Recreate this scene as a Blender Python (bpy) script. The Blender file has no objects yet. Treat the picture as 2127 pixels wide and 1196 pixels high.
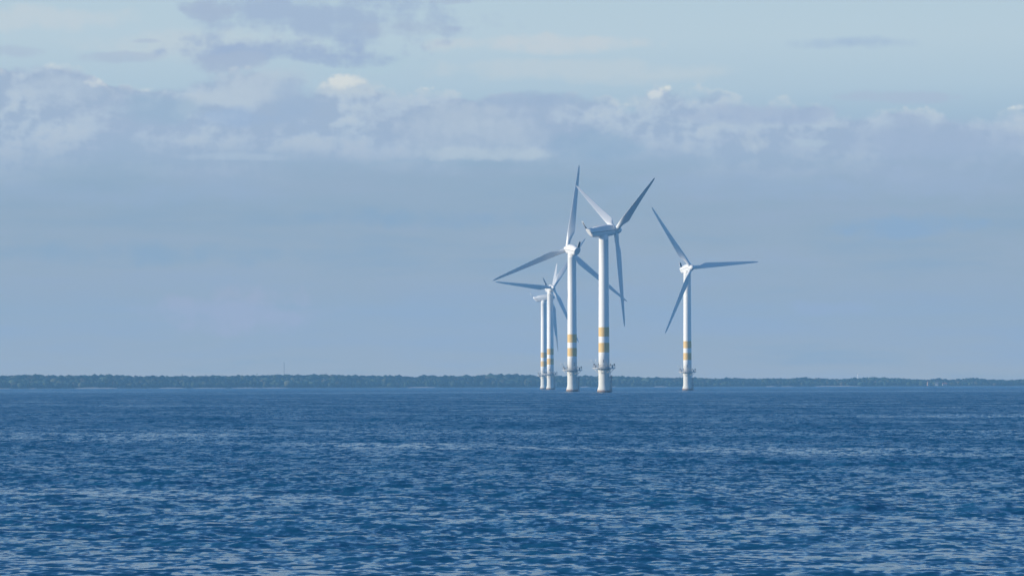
import bpy, bmesh, math, random
import numpy as np
from mathutils import Vector, Matrix, Euler

random.seed(7)
scene = bpy.context.scene
COL = scene.collection
R = math.radians

# ------------------------------------------------------------------ camera
F = 10000.0                      # focal length in photo pixels (photo is 2127 wide)
CAM_H = 2.9
HORIZON = 798.8                  # photo row of the level line
PITCH = math.atan((HORIZON - 598.0) / F)
ROLL = -0.0024
cam_data = bpy.data.cameras.new("camera")
cam_data.sensor_width = 36.0
cam_data.lens = 36.0 * F / 2127.0
cam_data.clip_start = 0.5
cam_data.clip_end = 60000.0
cam = bpy.data.objects.new("camera", cam_data)
cam.location = (0, 0, CAM_H)
cam_rot = Matrix.Rotation(math.pi / 2 + PITCH, 3, 'X') @ Matrix.Rotation(ROLL, 3, 'Z')
cam.rotation_euler = cam_rot.to_euler()
COL.objects.link(cam)
scene.camera = cam


def at(px, py, dist):
    """world point seen at photo pixel (px, py) at distance dist along +Y"""
    d = cam_rot @ Vector(((px - 1063.5) / F, -(py - 598.0) / F, -1.0))
    k = dist / d.y
    return Vector((0, 0, CAM_H)) + d * k


# ------------------------------------------------------------------ light and exposure
SUN_EL = R(14.0)
SUN_AZ = (-math.cos(R(9.0)), -math.sin(R(9.0)))      # from the left, slightly behind the camera
sun_dir = Vector((SUN_AZ[0] * math.cos(SUN_EL), SUN_AZ[1] * math.cos(SUN_EL), math.sin(SUN_EL)))
sl = bpy.data.lights.new("sun", 'SUN')
sl.energy = 5.0
sl.angle = R(0.5)
sl.color = (1.0, 0.90, 0.74)
so = bpy.data.objects.new("sun", sl)
so.rotation_euler = sun_dir.to_track_quat('Z', 'Y').to_euler()
so.location = (-300, -300, 200)
COL.objects.link(so)

vs = scene.view_settings
vs.view_transform = 'Standard'
vs.look = 'None'
vs.exposure = 0.0
vs.gamma = 1.0
vs.use_curve_mapping = False
scene.render.engine = 'CYCLES'
scene.cycles.max_bounces = 6
scene.cycles.volume_bounces = 1


def lin(r, g, b):
    def f(c):
        c /= 255.0
        return c / 12.92 if c <= 0.04045 else ((c + 0.055) / 1.055) ** 2.4
    return (f(r), f(g), f(b), 1.0)


# ------------------------------------------------------------------ small node language
class X:
    """wraps a float socket so that python arithmetic builds Math nodes"""
    tree = None

    def __init__(self, s):
        self.s = s

    @staticmethod
    def op(name, *args, clamp=False):
        n = X.tree.nodes.new('ShaderNodeMath')
        n.operation = name
        n.use_clamp = clamp
        for i, a in enumerate(args):
            if isinstance(a, X):
                X.tree.links.new(a.s, n.inputs[i])
            else:
                n.inputs[i].default_value = float(a)
        return X(n.outputs[0])

    def __add__(a, b): return X.op('ADD', a, b)
    def __radd__(a, b): return X.op('ADD', b, a)
    def __sub__(a, b): return X.op('SUBTRACT', a, b)
    def __rsub__(a, b): return X.op('SUBTRACT', b, a)
    def __mul__(a, b): return X.op('MULTIPLY', a, b)
    def __rmul__(a, b): return X.op('MULTIPLY', b, a)
    def __truediv__(a, b): return X.op('DIVIDE', a, b)


def smooth(x, lo, hi):
    n = X.tree.nodes.new('ShaderNodeMapRange')
    n.interpolation_type = 'SMOOTHSTEP'
    X.tree.links.new(x.s, n.inputs['Value'])
    for key, val in (('From Min', lo), ('From Max', hi)):
        if isinstance(val, X):
            X.tree.links.new(val.s, n.inputs[key])
        else:
            n.inputs[key].default_value = val
    return X(n.outputs['Result'])


def vec(x, y, z=0.0):
    n = X.tree.nodes.new('ShaderNodeCombineXYZ')
    for i, a in enumerate((x, y, z)):
        if isinstance(a, X):
            X.tree.links.new(a.s, n.inputs[i])
        else:
            n.inputs[i].default_value = float(a)
    return n.outputs[0]


def noise(v, scale=1.0, detail=5.0, rough=0.5, distortion=0.0, color=False):
    n = X.tree.nodes.new('ShaderNodeTexNoise')
    n.noise_dimensions = '3D'
    X.tree.links.new(v, n.inputs['Vector'])
    n.inputs['Scale'].default_value = scale
    n.inputs['Detail'].default_value = detail
    n.inputs['Roughness'].default_value = rough
    n.inputs['Distortion'].default_value = distortion
    return n.outputs['Color'] if color else X(n.outputs['Fac'])


def mixc(fac, a, b):
    n = X.tree.nodes.new('ShaderNodeMix')
    n.data_type = 'RGBA'
    if isinstance(fac, X):
        X.tree.links.new(fac.s, n.inputs[0])
    else:
        n.inputs[0].default_value = fac
    for i, c in ((6, a), (7, b)):
        if isinstance(c, tuple):
            n.inputs[i].default_value = c
        else:
            X.tree.links.new(c, n.inputs[i])
    return n.outputs[2]


def ramp(x, stops, gray=False):
    n = X.tree.nodes.new('ShaderNodeValToRGB')
    e = n.color_ramp.elements
    while len(e) < len(stops):
        e.new(0.5)
    for el, (p, c) in zip(e, stops):
        el.position = p
        el.color = (c, c, c, 1) if gray else c
    X.tree.links.new(x.s, n.inputs[0])
    return n.outputs[0]


# ------------------------------------------------------------------ sky: Nishita overhead, a bank of evening cloud low down
world = bpy.data.worlds.new("World")
scene.world = world
world.use_nodes = True
world.cycles.sampling_method = 'NONE'
wt = world.node_tree
wt.nodes.clear()
X.tree = wt
tc = wt.nodes.new('ShaderNodeTexCoord')
sep = wt.nodes.new('ShaderNodeSeparateXYZ')
wt.links.new(tc.outputs['Generated'], sep.inputs[0])
dx, dy, dz = (X(sep.outputs[i]) for i in range(3))
u = X.op('ARCTAN2', dx, dy) * 10.0            # compass bearing, tenths of a radian
v = X.op('ARCSINE', dz) * 10.0                # height above the level line, same unit

sky = wt.nodes.new('ShaderNodeTexSky')
sky.sky_type = 'NISHITA'
sky.sun_disc = False
sky.sun_elevation = SUN_EL
sky.sun_rotation = math.atan2(SUN_AZ[0], SUN_AZ[1]) % (2 * math.pi)
sky.altitude = 0
sky.air_density = 1.0
sky.dust_density = 0.6
sky.ozone_density = 3.0


def U(px): return (px - 1063.5) / 1000.0
def V(py): return (HORIZON - py) / 1000.0


base = ramp(v, [(0.0, lin(182, 182, 177)), (0.10, lin(177, 180, 179)), (0.25, lin(166, 177, 185)),
                (0.35, lin(157, 174, 188)), (0.45, lin(155, 176, 194)), (0.52, lin(163, 187, 206)),
                (0.62, lin(182, 203, 215)), (0.72, lin(190, 209, 218)), (0.82, lin(187, 208, 218)),
                (1.0, lin(160, 194, 216))])
wn = noise(vec(u * 1.0, v * 1.0, 3.1), scale=6.0, detail=6, rough=0.6, color=True)
ws = wt.nodes.new('ShaderNodeSeparateXYZ')
wt.links.new(wn, ws.inputs[0])
w1, w2, w3 = (X(ws.outputs[i]) - 0.5 for i in range(3))
st = noise(vec(u * 1.3, v * 9.0, 9.7), scale=1.6, detail=6, rough=0.55)          # level streaks



def puffs(p):
    n = X.tree.nodes.new('ShaderNodeTexVoronoi')
    n.feature = 'SMOOTH_F1'
    X.tree.links.new(p, n.inputs['Vector'])
    n.inputs['Scale'].default_value = 13.0
    n.inputs['Detail'].default_value = 3.0
    n.inputs['Roughness'].default_value = 0.55
    n.inputs['Lacunarity'].default_value = 2.2
    n.inputs['Smoothness'].default_value = 0.35
    return 1.0 - X(n.outputs['Distance'])


def billow(ou, ov):
    uu, vv = u + ou, v + ov
    f = noise(vec(uu, vv * 1.25, 5.0), scale=17.0, detail=8, rough=0.62)
    return f * 0.62 + puffs(vec(uu + w1 * 0.03, vv * 1.3 + w2 * 0.03, 2.0)) * 0.38 + 0.18


bil = billow(0.0, 0.0)
bil2 = billow(0.013, -0.012)

# faint level bands and a slight mauve drift low in the sky
colr = mixc(smooth(st, 0.42, 0.72) * smooth(v, 0.62, 0.3) * 0.6, base, lin(166, 178, 196))
colr = mixc(smooth(st, 0.5, 0.25) * smooth(v, 0.6, 0.3) * 0.45, colr, lin(138, 166, 190))


def blob(c, px, py, rx, ry, color, amount, soft=0.9, wx=0.5, wy=0.5, streak=0.0, rag=0.9, within=None):
    """cloud patch at a compass bearing and height, with a ragged outline"""
    a = (u - U(px)) * (1000.0 / rx) + w1 * (wx * 4.0)
    b = (v - V(py)) * (1000.0 / ry) + w2 * (wy * 4.0)
    d = 1.0 - (a * a + b * b) + (bil - 0.5) * (2.0 * rag)
    if streak:
        d = d + (st - 0.5) * streak
    m = smooth(d, 0.0, soft) * amount
    if within is not None:
        m = m * within
    return mixc(m, c, color)


LAV = lin(172, 187, 207)
LAV2 = lin(177, 191, 209)
CREAM = lin(203, 211, 216)
WHITE = lin(222, 226, 224)

# high thin veil and streaks
colr = blob(colr, 60, 42, 210, 32, lin(201, 212, 217), 0.8, 1.0, 0.35, 0.4)
colr = blob(colr, 430, 90, 330, 44, lin(200, 211, 216), 0.7, 1.0, 0.4, 0.5, 1.0)
colr = blob(colr, 1110, 92, 240, 26, lin(203, 212, 216), 0.9, 0.8, 0.18, 0.35, 0.6)
colr = blob(colr, 1190, 150, 340, 30, lin(198, 210, 215), 0.7, 1.0, 0.3, 0.5, 1.0)
colr = blob(colr, 780, 135, 130, 26, lin(184, 206, 216), 0.8, 1.0, 0.3, 0.4, 0.6)
colr = blob(colr, 660, 46, 350, 72, lin(166, 184, 208), 0.9, 1.2, 0.45, 0.55, 3.4, 1.2)
colr = blob(colr, 600, 108, 280, 40, lin(163, 181, 207), 0.9, 1.1, 0.45, 0.55, 2.4, 1.2)
colr = blob(colr, 440, 22, 75, 26, LAV, 0.7, 0.8, 0.5, 0.5)
colr = blob(colr, 470, 128, 110, 28, LAV, 0.8, 0.8, 0.35, 0.45)
colr = blob(colr, 850, 62, 130, 20, LAV, 0.75, 1.5, 0.4, 0.45, 2.4)
colr = blob(colr, 740, 130, 105, 15, lin(166, 185, 208), 0.7, 1.5, 0.45, 0.5, 2.0)
colr = blob(colr, 240, 122, 100, 16, LAV2, 0.65, 0.9, 0.35, 0.4)
colr = blob(colr, 30, 112, 90, 16, LAV2, 0.6, 0.9, 0.35, 0.4)
colr = blob(colr, 300, 86, 34, 7, LAV2, 0.6, 0.9, 0.3, 0.4)
colr = blob(colr, 950, 4, 60, 9, LAV, 0.6, 0.9, 0.3, 0.4)
colr = blob(colr, 1765, 93, 175, 18, lin(163, 184, 210), 0.9, 1.5, 0.2, 0.4, 1.0)
colr = blob(colr, 1870, 205, 150, 16, LAV2, 0.7, 0.9, 0.3, 0.4, 0.6)
colr = blob(colr, 1500, 180, 500, 24, lin(182, 202, 214), 0.35, 1.0, 0.3, 0.5, 1.0)

# the cumulus bank
top_px = [(-300, 150), (0, 135), (90, 122), (165, 140), (230, 172), (300, 182), (370, 172), (430, 150), (520, 138),
          (600, 148), (636, 182), (690, 160), (750, 158), (775, 178), (900, 182), (1000, 196), (1060, 186), (1200, 192),
          (1300, 212), (1380, 176), (1430, 184), (1600, 206), (1750, 226), (2000, 238), (2127, 226), (2500, 210)]
edge = X(ramp((u + 1.5) * (1 / 3.0), [((U(p) + 1.5) / 3.0, V(q)) for p, q in top_px], gray=True))
big = noise(vec(u, v * 1.8, 1.7), scale=4.2, detail=5, rough=0.55)
big2 = noise(vec(u + 0.05, v * 1.8 - 0.06, 1.7), scale=4.2, detail=5, rough=0.55)
depth = edge + (bil - 0.5) * 0.055 + w2 * 0.03 - v            # how far inside the bank, from its top
crisp = smooth(X.op('ABSOLUTE', u - U(930)), 0.45, 0.2) * 0.75
low = smooth(v + w1 * 0.05 + (st - 0.5) * 0.10 + (big - 0.5) * 0.10, 0.39 + crisp * 0.06, 0.53 - crisp * 0.035)
softness = smooth(big, 0.35, 0.65) * 0.03 + 0.008
bank = smooth(depth, 0.0, softness) * low
relief = smooth((bil - bil2) * 1.6 + (big - big2) * 2.4, -0.45, 0.55)
rim = smooth(depth, -0.002, 0.003) * smooth(depth + (bil2 - 0.5) * 0.05, 0.026, 0.008)
body = mixc(smooth(big + (relief - 0.5) * 0.35, 0.36, 0.66), LAV, lin(184, 199, 214))
body = mixc(smooth(relief, 0.4, 1.0) * smooth(big, 0.42, 0.6) * 0.55, body, CREAM)
body = mixc(smooth(relief, 0.5, 0.1) * 0.5, body, lin(160, 179, 202))
body = mixc(smooth(v, 0.56, 0.44) * 0.55, body, lin(166, 182, 204))       # thicker, greyer foot
colr = mixc(bank * 0.92, colr, body)
colr = mixc(rim * smooth(bil, 0.40, 0.62) * 0.55, colr, lin(205, 213, 217))
# shaded and lit masses that can be told apart in the bank
for a in ((540, 185, 150, 52, lin(190, 203, 214), 0.8, 0.9, 0.25, 0.3),
          (725, 186, 80, 26, lin(196, 207, 214), 0.75, 1.1, 0.3, 0.3),
          (1345, 212, 80, 22, lin(192, 204, 214), 0.7, 1.1, 0.3, 0.3),
          (610, 215, 60, 60, lin(163, 183, 207), 0.7, 0.9, 0.3, 0.3),
          (330, 225, 130, 42, lin(158, 182, 203), 0.65, 1.0, 0.3, 0.3),
          (490, 245, 110, 30, lin(160, 182, 210), 0.65, 0.9, 0.3, 0.3),
          (100, 190, 120, 40, lin(182, 197, 212), 0.55, 1.0, 0.4, 0.35),
          (980, 270, 190, 60, lin(187, 200, 212), 0.70, 1.0, 0.35, 0.4),
          (1010, 318, 150, 20, lin(191, 204, 213), 0.75, 0.8, 0.25, 0.3),
          (480, 325, 110, 11, lin(180, 196, 211), 0.7, 0.9, 0.25, 0.3),
          (1120, 205, 150, 20, lin(163, 182, 205), 0.7, 0.9, 0.3, 0.3),
          (1240, 300, 110, 50, lin(150, 175, 198), 0.7, 1.0, 0.3, 0.35),
          (1600, 240, 260, 26, lin(168, 184, 207), 0.7, 0.9, 0.3, 0.35),
          (1575, 303, 52, 24, lin(192, 204, 213), 0.7, 1.3, 0.45, 0.45, 0.0, 2.4),
          (1690, 300, 60, 9, lin(184, 200, 213), 0.7, 0.9, 0.3, 0.3),
          (1980, 300, 260, 45, lin(168, 184, 206), 0.6, 1.0, 0.35, 0.4)):
    colr = blob(colr, *a)
# sunlit tops peeping over the rim
inside = smooth(depth, -0.003, 0.009)
for px_, py_, rx_, ry_, c_, am_ in ((118, 132, 42, 13, WHITE, 0.9), (215, 166, 30, 12, WHITE, 0.85),
                                    (305, 180, 22, 9, WHITE, 0.85), (716, 170, 38, 16, lin(226, 228, 222), 0.95), (648, 178, 30, 9, WHITE, 0.8),
                                    (895, 181, 30, 6, lin(214, 220, 221), 0.75), (1388, 180, 18, 13, lin(232, 232, 222), 1.0),
                                    (1362, 197, 20, 11, WHITE, 0.85), (1320, 215, 40, 12, lin(208, 216, 218), 0.8), (2105, 224, 52, 8, WHITE, 0.9),
                                    (1968, 235, 34, 6, lin(212, 219, 222), 0.8), (1770, 229, 30, 5, lin(200, 211, 218), 0.8)):
    colr = blob(colr, px_, py_, rx_ * 1.15, ry_ * 1.25, c_, am_ * 0.9, 1.3, 0.25, 0.3, 0.0, 2.2, inside)
# soft layers under the bank
for a in ((260, 405, 520, 36, lin(158, 178, 201), 0.55, 1.4, 0.3, 0.5, 1.2), (1560, 395, 480, 34, lin(160, 179, 203), 0.55, 1.4, 0.3, 0.5, 1.2),
          (900, 455, 420, 26, lin(138, 167, 193), 0.55, 1.4, 0.3, 0.5, 1.2), (300, 530, 420, 30, lin(136, 167, 192), 0.5, 1.4, 0.3, 0.5, 1.2),
          (1350, 560, 520, 34, lin(160, 177, 193), 0.45, 1.4, 0.3, 0.5, 1.2), (1950, 385, 240, 40, lin(164, 181, 205), 0.5, 1.4, 0.3, 0.5, 1.2),
          (1250, 690, 600, 22, lin(176, 181, 188), 0.45, 1.4, 0.3, 0.5, 1.2)):
    colr = blob(colr, *a)
# two thin mauve clouds low down
colr = blob(colr, 480, 645, 210, 54, lin(186, 183, 194), 0.85, 1.0, 0.3, 0.4, 0.6)
colr = blob(colr, 1720, 640, 130, 22, lin(174, 181, 197), 0.6, 1.0, 0.3, 0.4, 0.6)
colr = blob(colr, 1900, 475, 170, 34, lin(142, 172, 203), 0.6, 1.0, 0.3, 0.4, 0.6)

bg_sky = wt.nodes.new('ShaderNodeBackground')
bg_sky.inputs['Strength'].default_value = 0.13
tint = wt.nodes.new('ShaderNodeMix')
tint.data_type = 'RGBA'
tint.blend_type = 'MULTIPLY'
tint.inputs[0].default_value = 1.0
wt.links.new(sky.outputs[0], tint.inputs[6])
tint.inputs[7].default_value = (0.72, 1.0, 1.30, 1)
wt.links.new(tint.outputs[2], bg_sky.inputs['Color'])
bg_cl = wt.nodes.new('ShaderNodeBackground')
bg_cl.inputs['Strength'].default_value = 1.0
wt.links.new(colr, bg_cl.inputs['Color'])
mx = wt.nodes.new('ShaderNodeMixShader')
wt.links.new(smooth(v, 1.7, 0.8).s, mx.inputs[0])
wt.links.new(bg_sky.outputs[0], mx.inputs[1])
wt.links.new(bg_cl.outputs[0], mx.inputs[2])
wo = wt.nodes.new('ShaderNodeOutputWorld')
wt.links.new(mx.outputs[0], wo.inputs['Surface'])


# ------------------------------------------------------------------ materials
def new_mat(name):
    m = bpy.data.materials.new(name)
    m.use_nodes = True
    t = m.node_tree
    X.tree = t
    b = t.nodes['Principled BSDF']
    return m, t, b


def plain(name, c, rough=0.5, var=0.0, scale=1.0, dark=None, metal=0.0):
    m, t, b = new_mat(name)
    b.inputs['Roughness'].default_value = rough
    b.inputs['Metallic'].default_value = metal
    if var:
        co = t.nodes.new('ShaderNodeTexCoord').outputs['Object']
        f = noise(co, scale=scale, detail=5, rough=0.6)
        d = dark or tuple(x * (1 - var) for x in c)
        t.links.new(mixc(smooth(f, 0.35, 0.7), (*c, 1), (*d, 1)), b.inputs['Base Color'])
    else:
        b.inputs['Base Color'].default_value = (*c, 1)
    return m


WHITE_PAINT = plain('white_paint', (0.88, 0.86, 0.81), 0.38, 0.05, 0.35)
BLADE_PAINT = plain('blade_gelcoat', (0.80, 0.80, 0.78), 0.32, 0.04, 0.3)
NACELLE_PAINT = plain('nacelle_paint', (0.84, 0.83, 0.80), 0.30, 0.04, 0.4)
SEAM_DARK = plain('seam_rubber', (0.05, 0.055, 0.06), 0.6)
STEEL_GREY = plain('galvanised_steel', (0.34, 0.35, 0.36), 0.45, 0.2, 2.0)
DECK_GREY = plain('deck_paint', (0.60, 0.60, 0.58), 0.6, 0.15, 1.0)
DARK_METAL = plain('dark_metal', (0.035, 0.04, 0.05), 0.5)
NUMBER_PAINT = plain('number_paint', (0.09, 0.11, 0.14), 0.5)
LAMP_BODY = plain('lantern_body', (0.06, 0.06, 0.06), 0.4)


def tower_mat():
    """white paint with faint vertical run-off streaks"""
    m, t, b = new_mat('tower_paint')
    co = t.nodes.new('ShaderNodeTexCoord').outputs['Object']
    s = t.nodes.new('ShaderNodeSeparateXYZ')
    t.links.new(co, s.inputs[0])
    x, y, z = (X(s.outputs[i]) for i in range(3))
    st_ = noise(vec(x * 2.2, y * 2.2, z * 0.06), scale=1.0, detail=4)
    c = mixc(smooth(st_, 0.52, 0.8) * 0.35, (0.88, 0.86, 0.81, 1), (0.66, 0.66, 0.62, 1))
    t.links.new(c, b.inputs['Base Color'])
    b.inputs['Roughness'].default_value = 0.4
    return m


def band_mat():
    """yellow marker band made of vertical strips with pale gaps"""
    m, t, b = new_mat('yellow_band_strips')
    co = t.nodes.new('ShaderNodeTexCoord').outputs['Object']
    s = t.nodes.new('ShaderNodeSeparateXYZ')
    t.links.new(co, s.inputs[0])
    x, y, z = (X(s.outputs[i]) for i in range(3))
    a = X.op('FRACT', X.op('ARCTAN2', y, x) * (22 / (2 * math.pi)) + 10.3)
    gap = smooth(X.op('ABSOLUTE', a - 0.5), 0.30, 0.38)
    worn = noise(co, scale=1.3, detail=5)
    yel = mixc(smooth(worn, 0.4, 0.75) * 0.5, (0.74, 0.43, 0.085, 1), (0.74, 0.49, 0.15, 1))
    c = mixc(gap * 0.75, yel, (0.80, 0.66, 0.36, 1))
    t.links.new(c, b.inputs['Base Color'])
    b.inputs['Roughness'].default_value = 0.55
    return m


def found_mat():
    """off-white concrete and steel pile, rust and weed at the waterline"""
    m, t, b = new_mat('weathered_pile')
    co = t.nodes.new('ShaderNodeTexCoord').outputs['Object']
    s = t.nodes.new('ShaderNodeSeparateXYZ')
    t.links.new(co, s.inputs[0])
    x, y, z = (X(s.outputs[i]) for i in range(3))
    n1 = noise(co, scale=1.1, detail=6, rough=0.65)
    n2 = noise(vec(x * 1.6, y * 1.6, z * 0.12), scale=1.2, detail=5)
    c = mixc(smooth(n1, 0.45, 0.75) * 0.55, (0.70, 0.69, 0.63, 1), (0.50, 0.49, 0.43, 1))
    c = mixc(smooth(n2, 0.55, 0.75) * 0.5, c, (0.42, 0.36, 0.27, 1))
    c = mixc(smooth(z + (n1 - 0.5) * 1.2, 1.15, 0.5), c, (0.27, 0.17, 0.13, 1))
    c = mixc(smooth(z + (n1 - 0.5) * 0.6, 0.45, 0.1), c, (0.05, 0.05, 0.04, 1))
    t.links.new(c, b.inputs['Base Color'])
    b.inputs['Roughness'].default_value = 0.7
    return m


TOWER_PAINT = tower_mat()
BAND = band_mat()
PILE = found_mat()


# ------------------------------------------------------------------ mesh helpers
def link(name, me, mat, parent=None, smooth_=True):
    if mat is not None and not me.materials:
        me.materials.append(mat)
    if smooth_:
        for p in me.polygons:
            p.use_smooth = True
    o = bpy.data.objects.new(name, me)
    COL.objects.link(o)
    if parent is not None:
        o.parent = parent
    return o


def bm_mesh(name, bm):
    bmesh.ops.recalc_face_normals(bm, faces=bm.faces[:])
    me = bpy.data.meshes.new(name)
    bm.to_mesh(me)
    bm.free()
    return me


def add_rings(bm, rings, cap0=True, cap1=True):
    prev = None
    first = None
    for ring in rings:
        vs_ = [bm.verts.new(p) for p in ring]
        if prev:
            n = len(vs_)
            for i in range(n):
                bm.faces.new((prev[i], prev[(i + 1) % n], vs_[(i + 1) % n], vs_[i]))
        else:
            first = vs_
        prev = vs_
    if cap0:
        bm.faces.new(first[::-1])
    if cap1:
        bm.faces.new(prev)


def lathe(bm, prof, n=48, cap0=True, cap1=True):
    add_rings(bm, [[(r * math.cos(2 * math.pi * i / n), r * math.sin(2 * math.pi * i / n), z) for i in range(n)]
                   for r, z in prof], cap0, cap1)


def tube(bm, a, b, r, n=8, r2=None):
    a, b = Vector(a), Vector(b)
    d = (b - a).normalized()
    s = d.orthogonal().normalized()
    t = d.cross(s)
    add_rings(bm, [[p + (s * math.cos(2 * math.pi * i / n) + t * math.sin(2 * math.pi * i / n)) * q for i in range(n)]
                   for p, q in ((a, r), (b, r if r2 is None else r2))])


def box(bm, c, sx, sy, sz, rot=0.0, bev=0.0):
    m = Matrix.Translation(c) @ Matrix.Rotation(rot, 4, 'Z') @ Matrix.Diagonal((sx, sy, sz, 1))
    r = bmesh.ops.create_cube(bm, size=1.0, matrix=m)
    if bev:
        es = {e for q in r['verts'] for e in q.link_edges}
        bmesh.ops.bevel(bm, geom=list(es), offset=bev, segments=2, affect='EDGES')


def tag(o, label, cat, group=None):
    o['label'] = label
    o['category'] = cat
    if group:
        o['group'] = group


def structure(o):
    o['kind'] = 'structure'


# ------------------------------------------------------------------ wind turbines
HUB_H, ROTOR_R, OVER = 60.0, 35.9, 5.2
TILT = R(4.0)


def tower_r(z):
    return 2.02 + (1.76 - 2.02) * (z - 9.0) / (57.6 - 9.0)


def foundation_mesh():
    bm = bmesh.new()
    lathe(bm, [(2.58, -2.5), (2.58, 0.45), (2.50, 0.85), (2.30, 1.5), (2.12, 2.2), (2.03, 3.4), (2.03, 6.4), (2.08, 7.4),
               (2.22, 8.2), (2.30, 8.55)], 56)
    return bm_mesh('foundation', bm)


def tower_mesh():
    bm = bmesh.new()
    prof = [(tower_r(9.02), 9.02)]
    for z in (14.8, 24.0, 34.0, 46.0):
        prof.append((tower_r(z), z))
    prof += [(1.775, 56.3), (1.80, 56.35), (1.80, 56.55), (1.765, 56.6), (1.76, 57.75)]
    lathe(bm, prof, 64)
    return bm_mesh('tower', bm)


def band_mesh(z0, z1):
    bm = bmesh.new()
    n = 22 * 6
    rings = []
    for z, dr in ((z0, 0.004), (z0 + 0.01, 0.03), (z1 - 0.01, 0.03), (z1, 0.004)):
        ring = []
        for i in range(n):
            a = 2 * math.pi * (i + 0.5) / n
            r = tower_r(z) + (dr if i % 6 not in (0,) else 0.004)
            ring.append((r * math.cos(a), r * math.sin(a), z))
        rings.append(ring)
    add_rings(bm, rings, False, False)
    return bm_mesh('marker_band', bm)


def deck_mesh():
    bm = bmesh.new()
    lathe(bm, [(2.06, 8.56), (4.15, 8.78), (4.28, 8.80), (4.28, 9.02), (2.06, 9.02)], 40, False, False)
    return bm_mesh('platform', bm)


def collar_mesh():
    bm = bmesh.new()
    lathe(bm, [(2.05, 9.03), (2.30, 9.03), (2.30, 9.22), (2.12, 9.28), (2.03, 9.30)], 48, False, False)
    return bm_mesh('flange', bm)


def railing_mesh():
    bm = bmesh.new()
    n = 20
    pts = [(4.15 * math.cos(2 * math.pi * i / n), 4.15 * math.sin(2 * math.pi * i / n)) for i in range(n)]
    for i, (x, y) in enumerate(pts):
        tube(bm, (x, y, 9.02), (x, y, 10.12), 0.035, 6)
        x2, y2 = pts[(i + 1) % n]
        for z in (9.55, 10.1):
            tube(bm, (x, y, z), (x2, y2, z), 0.028, 6)
    return bm_mesh('railing', bm)


def bracket_mesh():
    bm = bmesh.new()
    tube(bm, (2.02, 0, 6.9), (3.7, 0, 8.76), 0.09, 8)
    return bm_mesh('bracket', bm)


def nacelle_mesh():
    """lofted along +X; origin is the tower top centre at hub-axis height, axis untilted"""
    bm = bmesh.new()
    # s (along axis), half width, top, bottom, top roundness shift
    st_ = [(-7.15, 1.28, 1.22, -1.45), (-6.2, 1.40, 1.30, -1.95), (-4.6, 1.52, 1.42, -2.12), (-3.4, 1.58, 1.56, -2.18),
           (-1.5, 1.64, 1.76, -2.18), (0.6, 1.66, 1.84, -2.12), (2.4, 1.62, 1.80, -1.98), (3.6, 1.52, 1.66, -1.80), (4.25, 1.38, 1.50, -1.55)]
    n = 40
    rings = []
    for s, w, zt, zb in st_:
        ring = []
        for i in range(n):
            a = 2 * math.pi * i / n
            c, q = math.cos(a), math.sin(a)
            e = 2.0 / (2.0 if q > 0 else 2.7)
            y = w * math.copysign(abs(c) ** e, c)
            zz = math.copysign(abs(q) ** e, q)
            z = zz * (zt if zz > 0 else -zb)
            ds = 0.0
            if s < -7:                       # raked stern: foot further forward than the top
                ds = (1.22 - z) * 0.66
            elif s < -6:
                ds = (1.22 - z) * 0.40
            elif s < -4:
                ds = (1.22 - z) * 0.12
            ring.append((s + ds, y, z))
        rings.append(ring)
    add_rings(bm, rings, True, True)
    return bm_mesh('nacelle', bm)


def hood_mesh():
    """raised roof strip on the nacelle"""
    bm = bmesh.new()
    rings = []
    for s, w, z0, z1 in ((-4.5, 0.55, 1.22, 1.46), (-4.2, 0.85, 1.20, 1.62), (-2.5, 1.22, 1.18, 1.98), (0.0, 1.34, 1.20, 2.24),
                         (2.2, 1.30, 1.20, 2.22), (3.9, 1.10, 1.16, 1.92)):
        zs = [z0 - 0.2, z0 + (z1 - z0) * 0.30, z0 + (z1 - z0) * 0.68, z0 + (z1 - z0) * 0.92, z1]
        ws = [1.0, 0.96, 0.66, 0.33, 0.0]
        left = [(s, -w * a, z) for a, z in zip(ws, zs)]
        rings.append(left + [(s, w * a, z) for a, z in zip(ws[-2::-1], zs[-2::-1])])
    add_rings(bm, rings)
    return bm_mesh('roof_hatch', bm)


def seam_mesh():
    """dark joint between the two nacelle shells, on both sides and across the stern"""
    bm = bmesh.new()
    pts = [(-5.95, 1.335), (-5.0, 1.50), (-3.4, 1.585), (-1.5, 1.645), (0.6, 1.665), (2.4, 1.625), (3.6, 1.525), (4.25, 1.385)]
    for sgn in (-1, 1):
        rings = []
        for s, w in pts:
            zc = -0.42 + 0.085 * (s + 5.5) * 0.6
            y = sgn * (w - 0.05)
            y2 = sgn * (w + 0.018)
            rings.append([(s, y, zc - 0.075), (s, y2, zc - 0.075), (s, y2, zc + 0.075), (s, y, zc + 0.075)])
        add_rings(bm, rings)
    return bm_mesh('shell_seam', bm)


def rear_mesh():
    """flat stern plate, set just behind the raked stern"""
    bm = bmesh.new()
    n = 40
    rings = []
    for k, off in ((1.0, -0.012), (0.95, -0.05)):
        ring = []
        for i in range(n):
            a = 2 * math.pi * i / n
            c, q = math.cos(a), math.sin(a)
            e = 2.0 / 2.4
            y = 1.24 * k * math.copysign(abs(c) ** e, c)
            zz = math.copysign(abs(q) ** e, q)
            z = -0.115 + 1.30 * k * zz
            ring.append((-7.15 + (1.22 - z) * 0.66 + off, y, z))
        rings.append(ring)
    add_rings(bm, rings)
    return bm_mesh('stern_panel', bm)


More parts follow.
